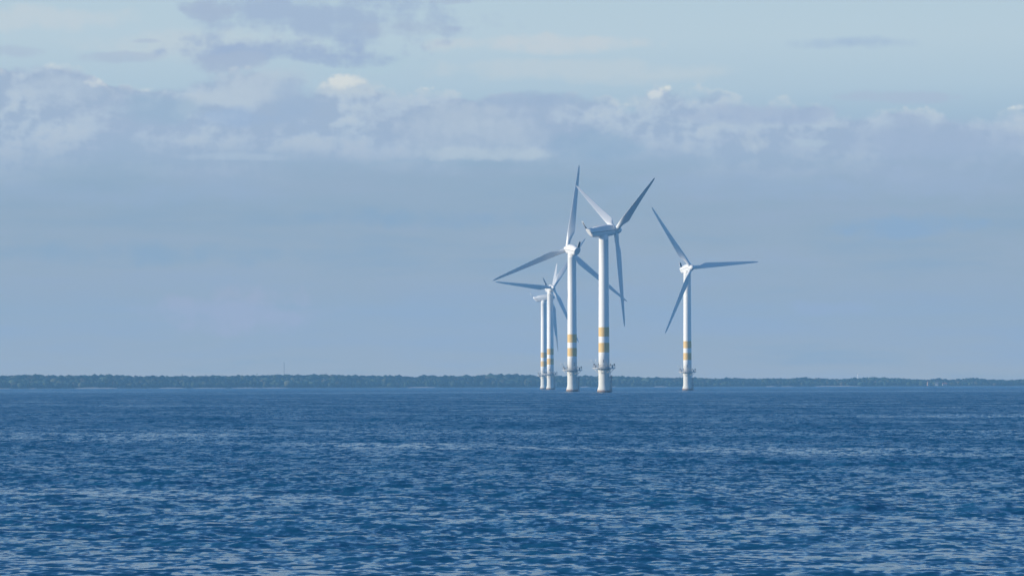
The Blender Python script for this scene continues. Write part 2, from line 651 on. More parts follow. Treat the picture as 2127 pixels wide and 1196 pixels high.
def mast_mesh():
    bm = bmesh.new()
    for y in (-0.52, 0.52):
        tube(bm, (-6.95, y, 1.0), (-8.55, y * 0.86, 3.85), 0.085, 8)
    tube(bm, (-8.55, -0.62, 3.85), (-8.55, 0.62, 3.85), 0.06, 8)
    for y in (-0.5, 0.5):
        tube(bm, (-8.55, y, 3.85), (-8.6, y, 4.25), 0.035, 6)
        bmesh.ops.create_icosphere(bm, subdivisions=1, radius=0.1, matrix=Matrix.Translation((-8.6, y, 4.28)))
    return bm_mesh('weather_mast', bm)


def mast_panel_mesh():
    bm = bmesh.new()
    ring = lambda s, z, w, d: [(s - d, -w, z), (s + d, -w, z), (s + d, w, z), (s - d, w, z)]
    add_rings(bm, [ring(-7.05, 1.18, 0.44, 0.03), ring(-8.42, 3.62, 0.37, 0.03)])
    return bm_mesh('mast_panel', bm)


def neck_mesh():
    """skirt that joins the nacelle to the tower head"""
    bm = bmesh.new()
    lathe(bm, [(1.70, -2.30), (1.68, -2.12), (1.56, -1.75), (1.36, -1.2)], 40, True, False)
    return bm_mesh('yaw_skirt', bm)


def hub_mesh():
    """spinner along +X, centred on the rotor plane"""
    bm = bmesh.new()
    n = 32
    prof = [(-1.02, 1.28), (-0.95, 1.40), (-0.3, 1.50), (0.4, 1.48), (0.9, 1.32), (1.45, 1.12), (1.9, 0.84), (2.2, 0.52), (2.34, 0.25), (2.37, 0.05)]
    add_rings(bm, [[(s, r * math.cos(2 * math.pi * i / n), r * math.sin(2 * math.pi * i / n)) for i in range(n)] for s, r in prof])
    return bm_mesh('hub', bm)


def blade_mesh(pitch):
    """blade along +Z; leading edge towards +Y, +X is upwind"""
    bm = bmesh.new()
    n = 28
    rings = []
    stations = [0.9, 1.6, 2.4, 3.2, 4.2, 5.4, 6.6, 7.8, 9.2, 11, 13.5, 16, 19, 22, 25, 28, 31, 33, 34.4, 35.3, 35.75, ROTOR_R]
    for r in stations:
        if r < 3:
            ch, bl = 1.72, 0.0
        else:
            bl = min(1.0, (r - 3) / 5.0)
            bl = bl * bl * (3 - 2 * bl)
        full = np.interp(r, [3, 6, 8, 11, 16, 22, 28, 33, 34.4, 35.3, 35.75, 35.9], [2.4, 2.9, 3.0, 2.72, 2.28, 1.80, 1.32, 0.88, 0.68, 0.42, 0.22, 0.08])
        ch = 1.72 * (1 - bl) + full * bl
        th = 1.72 * (1 - bl) + full * bl * np.interp(r, [6, 11, 20, 36], [0.40, 0.26, 0.19, 0.15])
        pos = 0.5 * (1 - bl) + 0.30 * bl            # pitch axis position behind the leading edge
        tw = np.interp(r, [3, 8, 12, 18, 26, 36], [16, 13, 8, 4, 1, -1])
        b = R(pitch + tw)
        lead = Vector((math.sin(b), math.cos(b), 0))
        nor = Vector((math.cos(b), -math.sin(b), 0))
        bend = 0.0006 * r * r
        ring = []
        for i in range(n):
            a = 2 * math.pi * i / n
            xc = 0.5 - 0.5 * math.cos(a)                       # 0 at the leading edge, 1 at the trailing
            s = math.sin(a)
            circ = 0.5 * s
            foil = math.copysign(1, s) * 2.6 * (0.2969 * math.sqrt(xc) - 0.126 * xc - 0.3516 * xc ** 2 + 0.2843 * xc ** 3 - 0.1036 * xc ** 4) * 0.97 if abs(s) > 1e-6 else 0
            tt = circ * (1 - bl) + foil * bl * 0.62
            if foil < 0 and bl > 0:
                tt *= 1 - 0.35 * bl
            p = lead * ((pos - xc) * ch) + nor * (tt * th)
            ring.append((p.x + bend, p.y, r))
        rings.append(ring)
    add_rings(bm, rings)
    return bm_mesh('blade', bm)


def ladder_mesh():
    bm = bmesh.new()
    for y in (-0.9, 0.9):
        tube(bm, (2.75, y, -1.5), (2.75, y, 6.3), 0.13, 10)
        for z in (1.2, 5.6):
            tube(bm, (1.7, y, z), (2.75, y, z), 0.10, 8)
    for y in (-0.25, 0.25):
        tube(bm, (2.45, y, -1.0), (2.45, y, 9.0), 0.04, 6)
    z = 0.0
    while z < 9:
        tube(bm, (2.45, -0.25, z), (2.45, 0.25, z), 0.025, 6)
        z += 0.5
    return bm_mesh('boat_ladder', bm)


def lantern_mesh():
    bm = bmesh.new()
    lathe(bm, [(0.05, 0), (0.05, 0.35), (0.17, 0.36), (0.19, 0.42), (0.15, 0.46), (0.15, 0.70), (0.19, 0.72), (0.12, 0.82), (0.02, 0.86)], 14)
    return bm_mesh('lantern', bm)


def cabinet_mesh():
    bm = bmesh.new()
    box(bm, (0, 0, 0.5), 0.55, 0.8, 1.0, 0, 0.04)
    box(bm, (0, 0, 1.03), 0.62, 0.88, 0.06, 0, 0.01)
    return bm_mesh('cabinet', bm)


def davit_mesh():
    bm = bmesh.new()
    tube(bm, (0, 0, 0), (0, 0, 2.2), 0.09, 8)
    tube(bm, (0, 0, 2.15), (1.3, 0, 2.9), 0.07, 8)
    tube(bm, (0, 0, 1.2), (0.75, 0, 2.55), 0.045, 6)
    tube(bm, (1.25, 0, 2.85), (1.25, 0, 1.6), 0.02, 5)
    return bm_mesh('davit', bm)


def landing_mesh():
    """small upper step beside the tower door"""
    bm = bmesh.new()
    box(bm, (2.55, 0, 11.25), 1.25, 1.3, 0.12, 0, 0.02)
    for y in (-0.6, 0.6):
        tube(bm, (3.1, y, 11.3), (3.1, y, 12.2), 0.03, 6)
        tube(bm, (2.05, y, 12.2), (3.1, y, 12.2), 0.03, 6)
        tube(bm, (2.0, y, 10.3), (3.0, y, 11.2), 0.05, 6)
    tube(bm, (3.1, -0.6, 12.2), (3.1, 0.6, 12.2), 0.03, 6)
    return bm_mesh('door_landing', bm)


def number_mesh(ch):
    cu = bpy.data.curves.new('number', 'FONT')
    cu.body = ch
    cu.size = 1.75
    cu.align_x = 'CENTER'
    cu.extrude = 0.012
    cu.resolution_u = 6
    to = bpy.data.objects.new('number_tmp', cu)
    me = bpy.data.meshes.new_from_object(to)
    bpy.data.objects.remove(to)
    bm = bmesh.new()
    bm.from_mesh(me)
    bmesh.ops.subdivide_edges(bm, edges=[e for e in bm.edges if e.calc_length() > 0.3], cuts=2)
    for q in bm.verts:                      # wrap on the tower, facing local -Y
        x, y, z = q.co
        zz = 11.0 + y
        r = tower_r(zz) + 0.010 + z
        a = x / r
        q.co = (r * math.sin(a), -r * math.cos(a), zz)
    m2 = bm_mesh('number', bm)
    return m2


MESH = {k: f() for k, f in dict(foundation=foundation_mesh, tower=tower_mesh, platform=deck_mesh, flange=collar_mesh, railing=railing_mesh,
        bracket=bracket_mesh, nacelle=nacelle_mesh, roof_hatch=hood_mesh, shell_seam=seam_mesh, stern_panel=rear_mesh, weather_mast=mast_mesh,
        mast_panel=mast_panel_mesh, yaw_skirt=neck_mesh, hub=hub_mesh, boat_ladder=ladder_mesh, lantern=lantern_mesh, cabinet=cabinet_mesh,
        davit=davit_mesh, door_landing=landing_mesh).items()}
MESH['band_a'] = band_mesh(20.6, 24.05)
MESH['band_b'] = band_mesh(14.8, 18.3)


def turbine(px, hub_px, yaw, theta, pitch, digit, digit_ang, label):
    D = F * HUB_H / hub_px
    x = at(px, HORIZON, D).x
    t = bpy.data.objects.new('wind_turbine', None)
    t.location = (x, D, 0)
    t.empty_display_size = 3
    COL.objects.link(t)
    tag(t, label, 'wind turbine', 'white wind turbines standing in the sea')
    link('foundation', MESH['foundation'], PILE, t)
    tw = link('tower', MESH['tower'], TOWER_PAINT, t)
    for k in ('band_a', 'band_b'):
        link('marker_band', MESH[k], BAND, t, False)
    pf = link('platform', MESH['platform'], DECK_GREY, t, False)
    link('railing', MESH['railing'], STEEL_GREY, pf)
    for i in range(6):
        br = link('bracket', MESH['bracket'], WHITE_PAINT, pf)
        br.rotation_euler.z = math.pi * i / 3 + 0.1
    link('flange', MESH['flange'], STEEL_GREY, tw)
    for a in (200, 238, 305, 345, 20, 95, 150):
        o = link('lantern', MESH['lantern'], LAMP_BODY, pf)
        o.location = (4.0 * math.cos(R(a)), 4.0 * math.sin(R(a)), 9.75)
    for a in (182, 356):
        o = link('cabinet', MESH['cabinet'], STEEL_GREY, pf, False)
        o.location = (3.1 * math.cos(R(a)), 3.1 * math.sin(R(a)), 9.022)
        o.rotation_euler.z = R(a)
    dv = link('davit', MESH['davit'], WHITE_PAINT, pf)
    dv.location = (3.7 * math.cos(R(192)), 3.7 * math.sin(R(192)), 9.02)
    dv.rotation_euler.z = R(192)
    la = link('boat_ladder', MESH['boat_ladder'], STEEL_GREY, t)
    la.rotation_euler.z = R(-12)
    dl = link('door_landing', MESH['door_landing'], WHITE_PAINT, tw, False)
    dl.rotation_euler.z = R(176)
    nm = link('number', number_mesh(digit), NUMBER_PAINT, tw, False)
    nm.rotation_euler.z = R(digit_ang)
    # head, yawed
    na = link('nacelle', MESH['nacelle'], NACELLE_PAINT, t)
    na.location = (0, 0, HUB_H - OVER * math.sin(TILT))
    na.rotation_euler = Euler((0, -TILT, yaw), 'XYZ')
    head = Matrix.Translation(na.location) @ na.rotation_euler.to_matrix().to_4x4()
    for k, mt in (('roof_hatch', NACELLE_PAINT), ('shell_seam', SEAM_DARK), ('stern_panel', NACELLE_PAINT), ('weather_mast', WHITE_PAINT)):
        link(k, MESH[k], mt, na, k in ('weather_mast', 'roof_hatch'))
    link('mast_panel', MESH['mast_panel'], DARK_METAL, na, False)
    ys = link('yaw_skirt', MESH['yaw_skirt'], WHITE_PAINT, t)
    ys.location = (0, 0, HUB_H)
    hb = link('hub', MESH['hub'], NACELLE_PAINT, t)
    hb.matrix_local = head @ Matrix.Translation((OVER, 0, 0))
    bmsh = blade_mesh(pitch)
    for k in range(3):
        b = link('blade', bmsh, BLADE_PAINT, t)
        b.matrix_local = head @ Matrix.Translation((OVER, 0, 0)) @ Matrix.Rotation(-(theta + k * 2 * math.pi / 3), 4, 'X')
    return t


# photo x of the tower, photo height base-to-hub, direction the rotor points, angle of one blade from upright
turbine(1254.7, 337, math.atan2(0.45, 0.89), -R(176.6 + 3.0), -78, '1', -7,
        'nearest and largest turbine, nacelle side-on with rotor at its right, tower numbered 1')
turbine(1188.6, 296, math.atan2(0.93, -0.37), -R(7.7), 10, '2', 28,
        'turbine just left of the nearest one, one blade pointing almost straight up')
turbine(1428.0, 254, math.atan2(-0.93, 0.36), R(85.4), 8, '7', -9,
        'white turbine standing alone at the right, one blade stretched out level to the right')
turbine(1143.3, 211, math.atan2(-0.95, 0.30), R(275.4), 8, '4', -15,
        'small distant turbine with one blade nearly level to the left')
turbine(1129.6, 190, math.atan2(-0.17, 0.985), R(50), -80, '3', -20,
        'smallest turbine with the leftmost tower, rotor half hidden behind the next tower')


# ------------------------------------------------------------------ sea
def build_sea():
    rng = np.random.default_rng(3)
    # rings
    rr = [2.0]
    while rr[-1] < 5600:
        d = rr[-1]
        k = 0.05 if d < 50 else (0.0008 if d < 800 else (0.002 if d < 1500 else 0.006))
        rr.append(d * (1 + k))
    rr = np.array(rr)
    # bearings: fine ahead, coarse elsewhere
    half = [0.0]
    while half[-1] < 0.128:
        half.append(half[-1] + 0.00038)
    stp = 0.00038
    while half[-1] < math.pi:
        stp *= 1.13
        half.append(half[-1] + stp)
    half = np.array(half)
    half = half[half < math.pi - 0.01]
    ang = np.concatenate([-half[:0:-1], half])
    nr, na_ = len(rr), len(ang)
    A, Rr = np.meshgrid(ang, rr)
    x = (Rr * np.sin(A)).ravel()
    y = (Rr * np.cos(A)).ravel()
    dr = np.gradient(rr)[:, None] * np.ones((1, na_))
    da = np.gradient(ang)[None, :] * Rr
    sp = np.maximum(dr, da).ravel()

    # calm streaks: low frequency value noise made from long sines
    def field(seed, n, lx, ly):
        g = np.random.default_rng(seed)
        f = np.zeros_like(x)
        for i in range(n):
            k = 2 ** g.uniform(-1, 1.3)
            a = g.normal(0, 0.35)
            f += np.sin(2 * np.pi * k * (x / lx * np.cos(a) + y / ly * np.cos(a) + 0.3 * x / lx * np.sin(a)) + g.uniform(0, 6.28)) / k ** 0.5
        return f / math.sqrt(n * 0.5)

    wob = field(11, 7, 90.0, 60.0)
    wob2 = field(12, 9, 14.0, 9.0)
    pxx = 1063.5 + F * x / np.maximum(y, 1.0)
    calm = np.zeros_like(x)
    ahead = y > 20

    def streak(x0, x1, y0, y1, d0, d1, amp, rag=0.5):
        """a slick from (x0,y0) to (x1,y1), metres on the water; d0,d1 its half width at either end"""
        tpar = np.clip((x - x0) / (x1 - x0), 0, 1)
        yc = y0 + (y1 - y0) * tpar
        wd = d0 + (d1 - d0) * tpar
        e = np.exp(-((y - yc + wob * wd * rag + wob2 * wd * rag * 0.5) / wd) ** 2)
        soft = (x1 - x0) * 0.08
        m = 1 / (1 + np.exp(-(x - x0) / soft)) / (1 + np.exp((x - x1) / soft))
        return amp * e * m

    def wx(px, d): return (px - 1063.5) / F * d
    def dist(py, px=1063.5): return F * CAM_H / max(py + 0.0024 * (px - 1063.5) - HORIZON, 1.0)

    for (px0, py0, px1, py1, hw, amp) in ((-200, 812.5, 430, 813.5, 0.9, 0.9), (480, 817, 1100, 814, 1.1, 1.0), (1080, 814, 2300, 811, 0.9, 1.0),
                                          (-100, 842, 900, 846, 2, 0.55), (1000, 841, 1750, 839, 2, 0.5), (500, 853, 1300, 851, 1.5, 0.4),
                                          (-100, 900, 560, 908, 7, 0.75), (250, 908, 900, 903, 5, 0.55), (1750, 868, 2300, 864, 5, 0.7),
                                          (1350, 873, 1800, 866, 3, 0.5), (640, 930, 1200, 918, 9, 0.85), (1150, 924, 1760, 936, 9, 0.85),
                                          (600, 942, 900, 948, 7, 0.5), (-200, 1035, 420, 1030, 17, 0.9), (300, 1030, 760, 1050, 12, 0.6),
                                          (-200, 1170, 330, 1180, 20, 0.85), (1500, 1165, 2300, 1140, 25, 0.9), (1850, 1110, 2300, 1090, 10, 0.5),
                                          (900, 1075, 1500, 1085, 10, 0.35)):
        d0, d1 = dist(py0, px0), dist(py1, px1)
        h0 = (dist(py0 - hw, px0) - dist(py0 + hw, px0)) / 2
        h1 = (dist(py1 - hw, px1) - dist(py1 + hw, px1)) / 2
        calm = np.maximum(calm, streak(wx(px0, d0), wx(px1, d1), d0, d1, h0, h1, amp))
    calm = np.clip(calm + 0.16 * field(21, 10, 260.0, 120.0) + 0.10 * field(22, 10, 40.0, 25.0), 0, 1) * ahead
    for tx, th_ in ((1254.7, 337), (1188.6, 296), (1428.0, 254), (1143.3, 211), (1129.6, 190)):     # smoother wash in the lee of each pile
        D = F * HUB_H / th_
        x0 = at(tx, HORIZON, D).x
        calm = np.maximum(calm, 0.9 * np.exp(-((x - x0 + 1.5) / 5.0) ** 2 - ((y - D + 0.02 * D) / (0.03 * D)) ** 2))
    z = np.zeros_like(x)
    n = 80
    lam = 2 ** np.linspace(math.log2(0.30), math.log2(5.0), n) * rng.uniform(0.93, 1.07, n)
    gust = 1.0 + 0.30 * field(31, 12, 30.0, 40.0)
    gust = np.clip(gust, 0.35, 1.8)
    for L in np.geomspace(6, 26, 9):        # low old swell
        th = rng.normal(R(262), R(22))
        k = 2 * math.pi / L
        w = np.clip((L / sp - 1.7) / 1.6, 0, 1)
        z += 0.011 / k * w * np.sin(k * (x * math.cos(th) + y * math.sin(th)) + rng.uniform(0, 6.28))
    lost = np.zeros_like(x)                 # slope variance the mesh cannot carry
    for L in lam:
        th = rng.normal(R(255), R(42))
        k = 2 * math.pi / L
        slope = 0.017 if L < 1.5 else 0.017 * (1.5 / L) ** 0.8
        a = slope / k
        w = np.clip((L / sp - 1.7) / 1.6, 0, 1)
        cf = gust * (1 - calm * (0.80 if L < 2.0 else 0.5))
        lost += (1 - w ** 2) * (slope * cf) ** 2 / 2
        idx = np.nonzero(w > 0)[0]
        amp = a * w[idx] * cf[idx]
        ph = k * (x[idx] * math.cos(th) + y[idx] * math.sin(th)) + rng.uniform(0, 6.28)
        s = np.sin(ph)
        z[idx] += amp * (s + 0.22 * (s * s - 0.5))
    verts = np.stack([x, y, z], 1)
    # faces
    i = np.arange(nr - 1)[:, None] * na_ + np.arange(na_ - 1)[None, :]
    f = np.stack([i, i + 1, i + 1 + na_, i + na_], -1).reshape(-1, 4)[:, ::-1]
    # close the seam behind the camera
    j = np.arange(nr - 1) * na_
    fs = np.stack([j + na_ - 1, j, j + na_, j + 2 * na_ - 1], -1)[:, ::-1]
    f = np.concatenate([f, fs])
    me = bpy.data.meshes.new('sea')
    me.vertices.add(len(verts))
    me.vertices.foreach_set('co', verts.astype(np.float32).ravel())
    me.loops.add(f.size)
    me.loops.foreach_set('vertex_index', f.astype(np.int32).ravel())
    me.polygons.add(len(f))
    me.polygons.foreach_set('loop_start', (np.arange(len(f)) * 4).astype(np.int32))
    me.polygons.foreach_set('use_smooth', np.ones(len(f), dtype=bool))
    at_ = me.attributes.new('calm', 'FLOAT', 'POINT')
    at_.data.foreach_set('value', calm.astype(np.float32))
    ru = np.sqrt(np.sqrt(1.6 * lost + 0.0002))       # unresolved chop becomes gloss roughness
    at_ = me.attributes.new('chop', 'FLOAT', 'POINT')
    at_.data.foreach_set('value', np.clip(ru, 0.05, 0.75).astype(np.float32))
    me.update()
    me.validate()

    m, t, b = new_mat('sea_water')
    geo = t.nodes.new('ShaderNodeNewGeometry')
    an = t.nodes.new('ShaderNodeAttribute')
    an.attribute_name = 'calm'
    cal = X(an.outputs['Fac'])
    an2 = t.nodes.new('ShaderNodeAttribute')
    an2.attribute_name = 'chop'
    chop = X(an2.outputs['Fac'])
    s = t.nodes.new('ShaderNodeSeparateXYZ')
    t.links.new(geo.outputs['Position'], s.inputs[0])
    px_, py_ = X(s.outputs[0]), X(s.outputs[1])

    def slopes(scale, seed, amount):
        c = noise(vec(px_ * scale, py_ * scale, seed), scale=1.0, detail=3, rough=0.6, color=True)
        q = t.nodes.new('ShaderNodeSeparateXYZ')
        t.links.new(c, q.inputs[0])
        return (X(q.outputs[0]) - 0.5) * amount, (X(q.outputs[1]) - 0.5) * amount

    ax, ay = slopes(4.0, 0.0, 0.30)
    bx_, by_ = slopes(0.7, 4.0, 0.25)
    rough_k = 1.0 - cal * 0.75
    # gusts draw out along the wind, which blows towards the camera
    tilt = None
    for lx, ly, sd, am in ((0.17, 0.30, 2.2, 1.15), (0.38, 0.75, 7.7, 1.20), (1.0, 2.6, 5.1, 0.75), (4.2, 26.0, 3.3, 0.42), (1.0, 15.0, 6.6, 0.42), (2.8, 75.0, 1.9, 0.40), (12.0, 130.0, 9.3, 0.30)):
        q = (noise(vec(px_ / lx, py_ / ly, sd), scale=1.0, detail=1.0, rough=0.6) - 0.5) * am
        if ly > 10:                     # long gust patches matter where the small chop is too fine to carry
            q = q * (smooth(chop, 0.16, 0.40) * 0.65 + 0.35)
        tilt = q if tilt is None else tilt + q
    nx_ = (ax + bx_) * rough_k
    ny_ = ay * rough_k - tilt * (1.0 - cal * 0.35) - 0.115 + cal * 0.05
    add = t.nodes.new('ShaderNodeVectorMath')
    add.operation = 'ADD'
    t.links.new(geo.outputs['Normal'], add.inputs[0])
    t.links.new(vec(nx_, ny_, 0.0), add.inputs[1])
    nrm = t.nodes.new('ShaderNodeVectorMath')
    nrm.operation = 'NORMALIZE'
    t.links.new(add.outputs[0], nrm.inputs[0])
    t.links.new(nrm.outputs[0], b.inputs['Normal'])
    b.inputs['Base Color'].default_value = (0.009, 0.102, 0.205, 1)
    b.inputs['IOR'].default_value = 1.333
    t.links.new(chop.s, b.inputs['Roughness'])
    o = link('water', me, m, None, False)
    structure(o)
    return o


build_sea()


# ------------------------------------------------------------------ far coast
def coast_d(px):
    return float(np.interp(px, [-1500, 0, 1063, 2127, 3600], [4300, 4700, 5000, 5350, 5600]))


top_line = [(-1500, 782), (-400, 779), (0, 780), (40, 779), (80, 777), (100, 780), (170, 779), (235, 778), (300, 781), (400, 780), (500, 780), (590, 778),
            (660, 777.5), (760, 779), (860, 781), (960, 780), (1040, 776.5), (1080, 778), (1140, 779), (1200, 781), (1220, 779), (1240, 781), (1270, 780),
            (1330, 783), (1400, 784), (1440, 784), (1500, 786), (1512, 784), (1560, 786), (1640, 785), (1670, 783), (1690, 785.5), (1750, 786.5), (1800, 783),
            (1860, 785), (1920, 788), (1950, 785.5), (1975, 788), (2022, 784), (2050, 787.5), (2100, 789), (2127, 786.5), (2600, 786), (3600, 788)]


def top_h(px, D):
    py = np.interp(px, [p for p, q in top_line], [q for p, q in top_line])
    return at(px, py, D).z


def build_coast():
    # low land: one sheet rising from under the water, running back behind the wood
    bm = bmesh.new()
    rows = []
    for px in range(-1500, 3601, 12):
        D = coast_d(px)
        xs = at(px, 800, D).x
        k = random.uniform(-6, 6)
        rows.append([bm.verts.new((xs * f, D * f + k, z)) for f, z in ((0.9965, -0.9), (1.0, 0.12), (1.002, 0.5), (1.004, 0.9), (1.05, 1.6), (1.13, 1.2))])
    for a, b in zip(rows, rows[1:]):
        for i in range(5):
            bm.faces.new((a[i], b[i], b[i + 1], a[i + 1]))
    o = link('shore', bm_mesh('shore', bm), plain('shore_turf', (0.10, 0.095, 0.06), 0.9, 0.4, 0.05, (0.05, 0.065, 0.03)))
    structure(o)
    # beaches
    sand = plain('pale_sand', (0.50, 0.44, 0.35), 0.9, 0.25, 0.08)
    bm = bmesh.new()
    for x0, x1, h in ((-60, 22, 0.8), (60, 76, 0.7), (155, 245, 1.6), (330, 385, 1.25), (400, 470, 0.8), (480, 542, 0.9), (540, 600, 0.9), (845, 905, 1.1), (1205, 1226, 1.2),
                      (1268, 1281, 1.3), (1358, 1388, 1.2), (1590, 1615, 0.9), (1622, 1652, 0.8), (1692, 1792, 1.3), (-400, -250, 1.2), (2300, 2450, 1.2)):
        prev = None
        n = max(4, int((x1 - x0) / 4))
        for i in range(n + 1):
            px = x0 + (x1 - x0) * i / n
            D = coast_d(px) - 9
            xs = at(px, 800, D).x
            q = max(0.0, math.sin(math.pi * i / n)) ** 0.5 * h * random.uniform(0.5, 0.85) + 0.02
            cur = [bm.verts.new((xs, D - 6, -0.3)), bm.verts.new((xs, D, 0.1 + q * 0.5)), bm.verts.new((xs, D + 7, 0.15 + q)), bm.verts.new((xs, D + 16, -0.3))]
            if prev:
                for j in range(3):
                    bm.faces.new((prev[j], cur[j], cur[j + 1], prev[j + 1]))
            prev = cur
    o = link('beach', bm_mesh('beach', bm), sand)
    structure(o)

    # the wood: crowns made of leaf clumps, several ranks deep
    rng = np.random.default_rng(5)
    V_, Fq, col = [], [], []
    Vc, Fc, colc = [], [], []
    nv = nc = 0
    tb = bmesh.new()
    bmesh.ops.create_icosphere(tb, subdivisions=2, radius=1.0)
    tb.verts.index_update()
    ico = np.array([q.co[:] for q in tb.verts])
    icof = np.array([[q.index for q in f.verts] for f in tb.faces])
    tb.free()
    for rank in range(5):
        px = -1450.0
        while px < 3550:
            D = coast_d(px) + 22 + rank * 24 + rng.uniform(-9, 9)
            H = top_h(px, D)
            hgt = H * (0.55 + 0.11 * rank) * rng.uniform(0.80, 1.10) if rank < 4 else H * rng.uniform(0.97, 1.05)
            if rng.random() < 0.02:
                hgt *= 1.08
            rad = H * (rng.choice([rng.uniform(0.16, 0.28), rng.uniform(0.28, 0.50)]) if rank < 3 else rng.uniform(0.38, 0.75))
            xs = at(px, 800, D).x
            visible = -250 < px < 2400
            nq = 70 if visible else 20
            f_ = 1 + 0.13 * np.sin(ico[:, 0] * 4 + rng.uniform(0, 6)) * np.sin(ico[:, 2] * 4 + rng.uniform(0, 6)) + 0.07 * np.sin(ico[:, 0] * 9 + rng.uniform(0, 6)) * np.cos(ico[:, 2] * 8 + rng.uniform(0, 6))
            Vc.append(ico * f_[:, None] * np.array([rad * 0.95, rad * 0.9, hgt * 0.47]) + np.array([xs, D, hgt * 0.53]))
            Fc.append(icof + nc)
            nc += len(ico)
            # leaf clumps spread over the crown's volume, more at its skin
            d = rng.normal(size=(nq, 3))
            d /= np.linalg.norm(d, axis=1)[:, None]
            q = rng.uniform(0.35, 1.0, nq) ** 0.5
            lob = 1 + 0.22 * np.sin(d[:, 0] * 5 + rng.uniform(0, 6)) * np.sin(d[:, 2] * 4 + rng.uniform(0, 6))
            c = d * (q * lob)[:, None] * np.array([rad, rad * 0.9, hgt * 0.46]) + np.array([xs, D, hgt * 0.54])
            sz = rng.uniform(0.45, 1.05, nq) * (1.0 if visible else 1.9) * (hgt / 13) ** 0.7
            a = rng.normal(size=(nq, 3)) + d * 0.2
            a -= d * (a * d).sum(1)[:, None] * 0.75
            a /= np.linalg.norm(a, axis=1)[:, None]
            b = np.cross(d, a) + 0.3 * rng.normal(size=(nq, 3))
            b /= np.linalg.norm(b, axis=1)[:, None]
            a *= sz[:, None]
            b *= sz[:, None] * 0.85
            quad = np.stack([c - a - b * 0.4, c + a * 0.3 - b, c + a + b * 0.4, c - a * 0.3 + b], 1)
            V_.append(quad.reshape(-1, 3))
            Fq.append((np.arange(nq * 4) + nv).reshape(-1, 4))
            nv += nq * 4
            tone = np.array([[0.040, 0.055, 0.026], [0.028, 0.044, 0.022], [0.055, 0.058, 0.028], [0.020, 0.034, 0.020], [0.075, 0.062, 0.036]][rng.choice(5, p=[.32, .28, .18, .16, .06])])
            patch = 0.5 + 0.5 * math.sin(px * 0.017 + rank * 0.6) * math.sin(px * 0.0061 + 1.1 + rank * 0.5)
            tone = tone * rng.uniform(0.45, 1.6) * (0.5 + 1.1 * patch)
            cc = tone[None, :] * rng.uniform(0.75, 1.25, (nq, 1))
            col.append(np.repeat(cc, 4, 0))
            colc.append(np.repeat(tone[None, :], len(ico), 0))
            px += rad * 2 / D * F * (rng.uniform(0.42, 0.72) if rank < 3 else rng.uniform(0.25, 0.45))
    V_ = np.concatenate(V_)
    Fq = np.concatenate(Fq)
    col = np.concatenate(col)
    Vc, Fc, colc = np.concatenate(Vc), np.concatenate(Fc), np.concatenate(colc)
    me = bpy.data.meshes.new('wood')
    allv = np.concatenate([V_, Vc])
    col = np.concatenate([col, colc])
    loops = np.concatenate([Fq.ravel(), (Fc + len(V_)).ravel()])
    starts = np.concatenate([np.arange(len(Fq)) * 4, Fq.size + np.arange(len(Fc)) * 3])
    me.vertices.add(len(allv))
    me.vertices.foreach_set('co', allv.astype(np.float32).ravel())
    me.loops.add(len(loops))
    me.loops.foreach_set('vertex_index', loops.astype(np.int32))
    me.polygons.add(len(starts))
    me.polygons.foreach_set('loop_start', starts.astype(np.int32))
    me.polygons.foreach_set('use_smooth', np.concatenate([np.zeros(len(Fq), dtype=bool), np.ones(len(Fc), dtype=bool)]))
    ca = me.color_attributes.new('leaf_tone', 'FLOAT_COLOR', 'POINT')
    ca.data.foreach_set('color', np.concatenate([col, np.ones((len(col), 1))], 1).astype(np.float32).ravel())
    me.update()
    m, t, b = new_mat('far_foliage')
    an = t.nodes.new('ShaderNodeAttribute')
    an.attribute_name = 'leaf_tone'
    t.links.new(an.outputs['Color'], b.inputs['Base Color'])
    b.inputs['Roughness'].default_value = 0.8
    b.inputs['Specular IOR Level'].default_value = 0.1
    o = link('far_wood', me, m, None, False)
    o['label'] = 'long dark green wood along the far shore'
    o['category'] = 'wood'
    o['kind'] = 'stuff'


build_coast()


def radio_mast():
    D = coast_d(590) + 160
    p = at(590, 780, D)
    h = at(590, 752, D).z - 1.3
    t = bpy.data.objects.new('radio_mast', None)
    t.location = (p.x, D, 1.3)
    COL.objects.link(t)
    tag(t, 'thin grey lattice mast rising above the trees of the far shore', 'mast')
    bm = bmesh.new()
    n = 12
    for k in range(3):
        a = 2 * math.pi * k / 3
        tube(bm, (0.42 * math.cos(a), 0.42 * math.sin(a), 0), (0.26 * math.cos(a), 0.26 * math.sin(a), h), 0.11, 6)
        for i in range(n):
            a2 = 2 * math.pi * (k + 1) / 3
            r0, r1 = 0.42 - 0.16 * i / n, 0.42 - 0.16 * (i + 1) / n
            tube(bm, (r0 * math.cos(a), r0 * math.sin(a), h * i / n), (r1 * math.cos(a2), r1 * math.sin(a2), h * (i + 1) / n), 0.05, 5)
    link('lattice', bm_mesh('lattice', bm), STEEL_GREY, t, False)
    bm = bmesh.new()
    tube(bm, (0, 0, h), (0, 0, h + 1.5), 0.06, 6)
    link('aerial', bm_mesh('aerial', bm), STEEL_GREY, t)


radio_mast()


